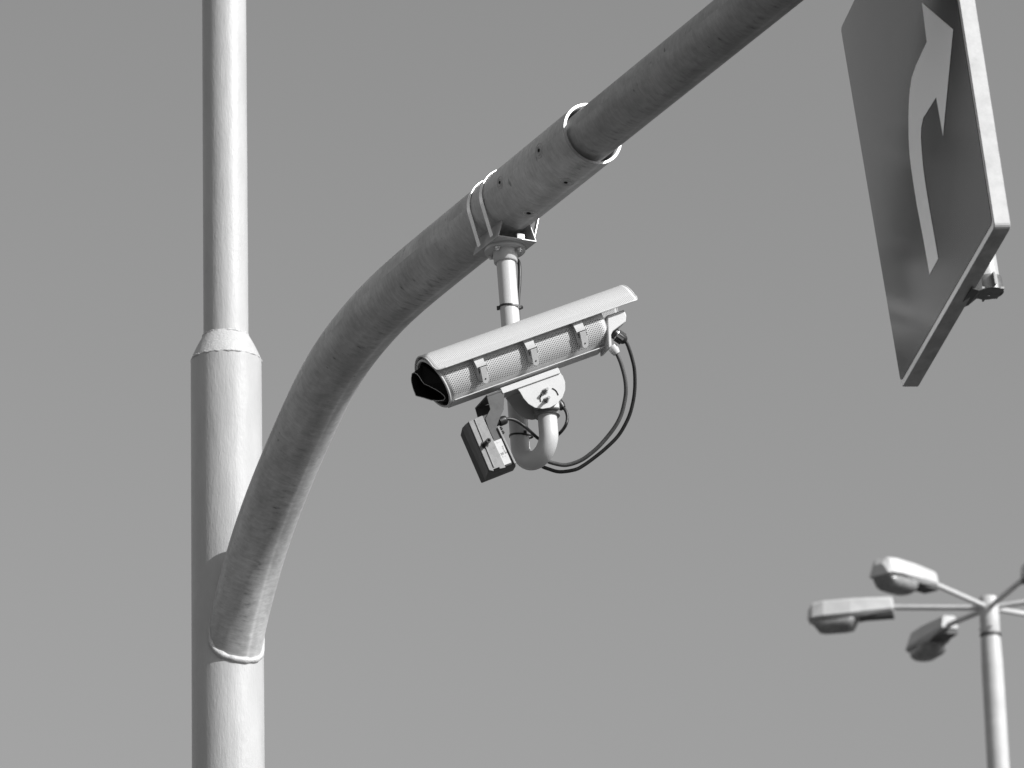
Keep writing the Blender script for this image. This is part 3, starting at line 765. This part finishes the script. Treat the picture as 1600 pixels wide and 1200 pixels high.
# clamp on the back of the sign
hanger = thing('sign_hanger', 'short white vertical pipe behind the road sign, dropped from the arm', 'pipe', TA)
part(MB().sweep([PB, PB+hpv*.3, TA], RH, 40, up=SN), 'hanger_pipe', M['pole'], hanger)
mb = MB().ringtube(TC-d_end*.03, TC+d_end*.03, RI+.008, RI+.001, 48); part(mb, 'hanger_clamp', M['zinc'], hanger)
dc = (TA-TC).normalized(); dc = (dc-d_end*dc.dot(d_end)).normalized()
part(MB().box(TC+dc*((RI+(TA-TC).length)/2+.012), dc*((TA-TC).length-RI)/2, d_end*.028, d_end.cross(dc)*.020), 'hanger_bracket', M['zinc'], hanger)
bn = -SN; tn = hpv.cross(bn).normalized()    # tn: along the sign width
if tn.dot(wv_) < 0: tn = -tn
for k, up_ in enumerate((0.012, hv_.length*.62)):
    cc = PB+hpv*up_
    mb = MB(); n = 48; vs = []; fs = []
    for rr2, da in ((RH+.001, -.018), (RH+.005, -.018), (RH+.005, .018), (RH+.001, .018)):
        for i in range(n): q = 2*math.pi*i/n; vs.append(cc+(bn*math.cos(q)+tn*math.sin(q))*rr2+hpv*da)
    for j in range(4):
        for i in range(n): fs.append([j*n+i, j*n+(i+1) % n, ((j+1) % 4)*n+(i+1) % n, ((j+1) % 4)*n+i])
    cl = part(MB().add(vs, fs, None, False), 'pipe_clamp', M['steel'], sign)
    for s_ in (-1, 1):
        part(bevel_mb(cc, bn, tn, hpv, s_) if False else MB().box(cc+tn*s_*.012-bn*(RH+.016), tn*.002, bn*.014, hpv*.019), 'clamp_ear', M['steel'], sign)
        part(MB().box(cc+tn*s_*(RH+.010), tn*.010, bn*.002, hpv*.016), 'clamp_ear', M['steel'], sign)
    mb = MB().sweep([cc-tn*.030-bn*(RH+.018), cc+tn*.030-bn*(RH+.018)], .004, 12); mb.hexbolt(cc+tn*.018-bn*(RH+.018), tn, .0085, .007)
    part(mb, 'clamp_bolt', M['zinc'], sign)
    part(MB().box(cc-bn*(RH+.042-.004), tn*.055, bn*.008, hpv*.022), 'back_rail', M['dark'], sign)
    B0 = cc-bn*(RH+.036); B1 = cc-bn*(RH-.004)
    part(MB().loft([[B0+tn*x*.060+hpv*z for x, z in ((-1, -.034), (1, -.034), (1, .022), (-1, .022))], [B0*.4+B1*.6+tn*x*.040+hpv*z for x, z in ((-1, -.030), (1, -.030), (1, .020), (-1, .020))], [B1+tn*x*.026+hpv*z for x, z in ((-1, -.020), (1, -.020), (1, .016), (-1, .016))]]), 'clamp_saddle', M['dark'], sign)
    rc = cc-hpv*.024
    part(MB().sweep([rc-bn*.005, rc+bn*.0], .001, 6), 'rivet', M['zinclight'], sign)
part(MB().box(PB-hpv*.004-bn*.006, tn*.028, bn*.034, hpv*.0025), 'clamp_foot', M['steel'], sign)

# ================================================================= STREET LAMP
DL = 39.0
lb = at(1548, 1000, DL); LX, LY = lb.x, lb.y
def lz(py): return onplane(1545, py, V((LX, LY, 0)), V((LX, LY, 0)).normalized()).z
zt, zc, zh = lz(933), lz(990.5), lz(950)
lamp = thing('street_lamp', 'blurred distant street lamp with six arms and lamp heads on a white mast', 'street lamp', (LX, LY, 0))
part(MB().sweep([(LX, LY, 0), (LX, LY, 3), (LX, LY, zc-.30), (LX, LY, zc-.06), (LX, LY, zc-.02)], [.13, .118, .094, .088, .078], 40), 'mast', M['lamp'], lamp)
part(MB().sweep([(LX, LY, zc-.018), (LX, LY, zc-.002)], .094, 32), 'mast_ring', M['dark'], lamp)
part(MB().sweep([(LX, LY, zc-.002), (LX, LY, zc+.03), (LX, LY, zt-.02), (LX, LY, zt)], [.078, .086, .086, .072], 32), 'mast_head', M['lamp'], lamp)
for k in range(3):
    q = R_(30+120*k); mb = MB().hexbolt((LX+.08*math.cos(q), LY+.08*math.sin(q), zc+.05), (math.cos(q), math.sin(q), 0), .012, .02); part(mb, 'set_screw', M['zinc'], lamp)
view = V((LX, LY, 0)).normalized(); tw = -view; lf = V((-view.y, view.x, 0))
if lf.x > 0: lf = -lf
for k in range(6):
    q = R_(35+60*k); d = tw*math.cos(q)+lf*math.sin(q); up = V((0, 0, 1)); rise = .085
    dd = (d+up*rise).normalized(); p0 = V((LX, LY, zh)); p1 = p0+dd*.84; sd = dd.cross(up).normalized(); nu = sd.cross(dd).normalized()
    part(MB().sweep([p0, p0+dd*.4, p1+dd*.06], .024, 20), 'lamp_arm', M['lamp'], lamp)
    D = d; SDv = D.cross(up).normalized()
    def LP(x, y, z): return p1+D*x+SDv*y+up*z
    secs = []
    for x, wt, wb, zt_, zm, zb in ((0, .065, .08, .080, -.02, -.035), (.02, .07, .085, .086, -.025, -.045), (.22, .10, .125, .089, -.040, -.075), (.36, .115, .15, .090, -.055, -.090), (.60, .115, .155, .088, -.062, -.080), (.70, .085, .135, .080, -.066, -.078), (.745, .055, .10, .02, -.068, -.078)):
        secs.append([LP(x, -wb*.8, zb), LP(x, -wb, zm), LP(x, -wt, zt_-.02), LP(x, -wt*.7, zt_), LP(x, wt*.7, zt_), LP(x, wt, zt_-.02), LP(x, wb, zm), LP(x, wb*.8, zb)])
    hdp = bevel(part(MB().loft(secs), 'lamp_head', M['lamp'], lamp), .008)
    secs = []
    for x, wd2, zb in ((.31, .08, -.082), (.33, .11, -.125), (.36, .125, -.180), (.42, .13, -.190), (.60, .128, -.190), (.655, .115, -.18), (.70, .10, -.12), (.73, .07, -.082)):
        row = []
        for i in range(13):
            t = math.pi*i/12; row.append(LP(x, wd2*math.cos(t), -.076+(zb+.076)*math.sin(t)**.5))
        secs.append(row)
    part(MB().loft(secs, smooth=True), 'lamp_bowl', M['lens'], hdp)
    mb = MB(); mb.box(LP(.15, 0, -.068), D*.15, SDv*.075, up*.018); part(mb, 'gear_cover', M['dark'], hdp)
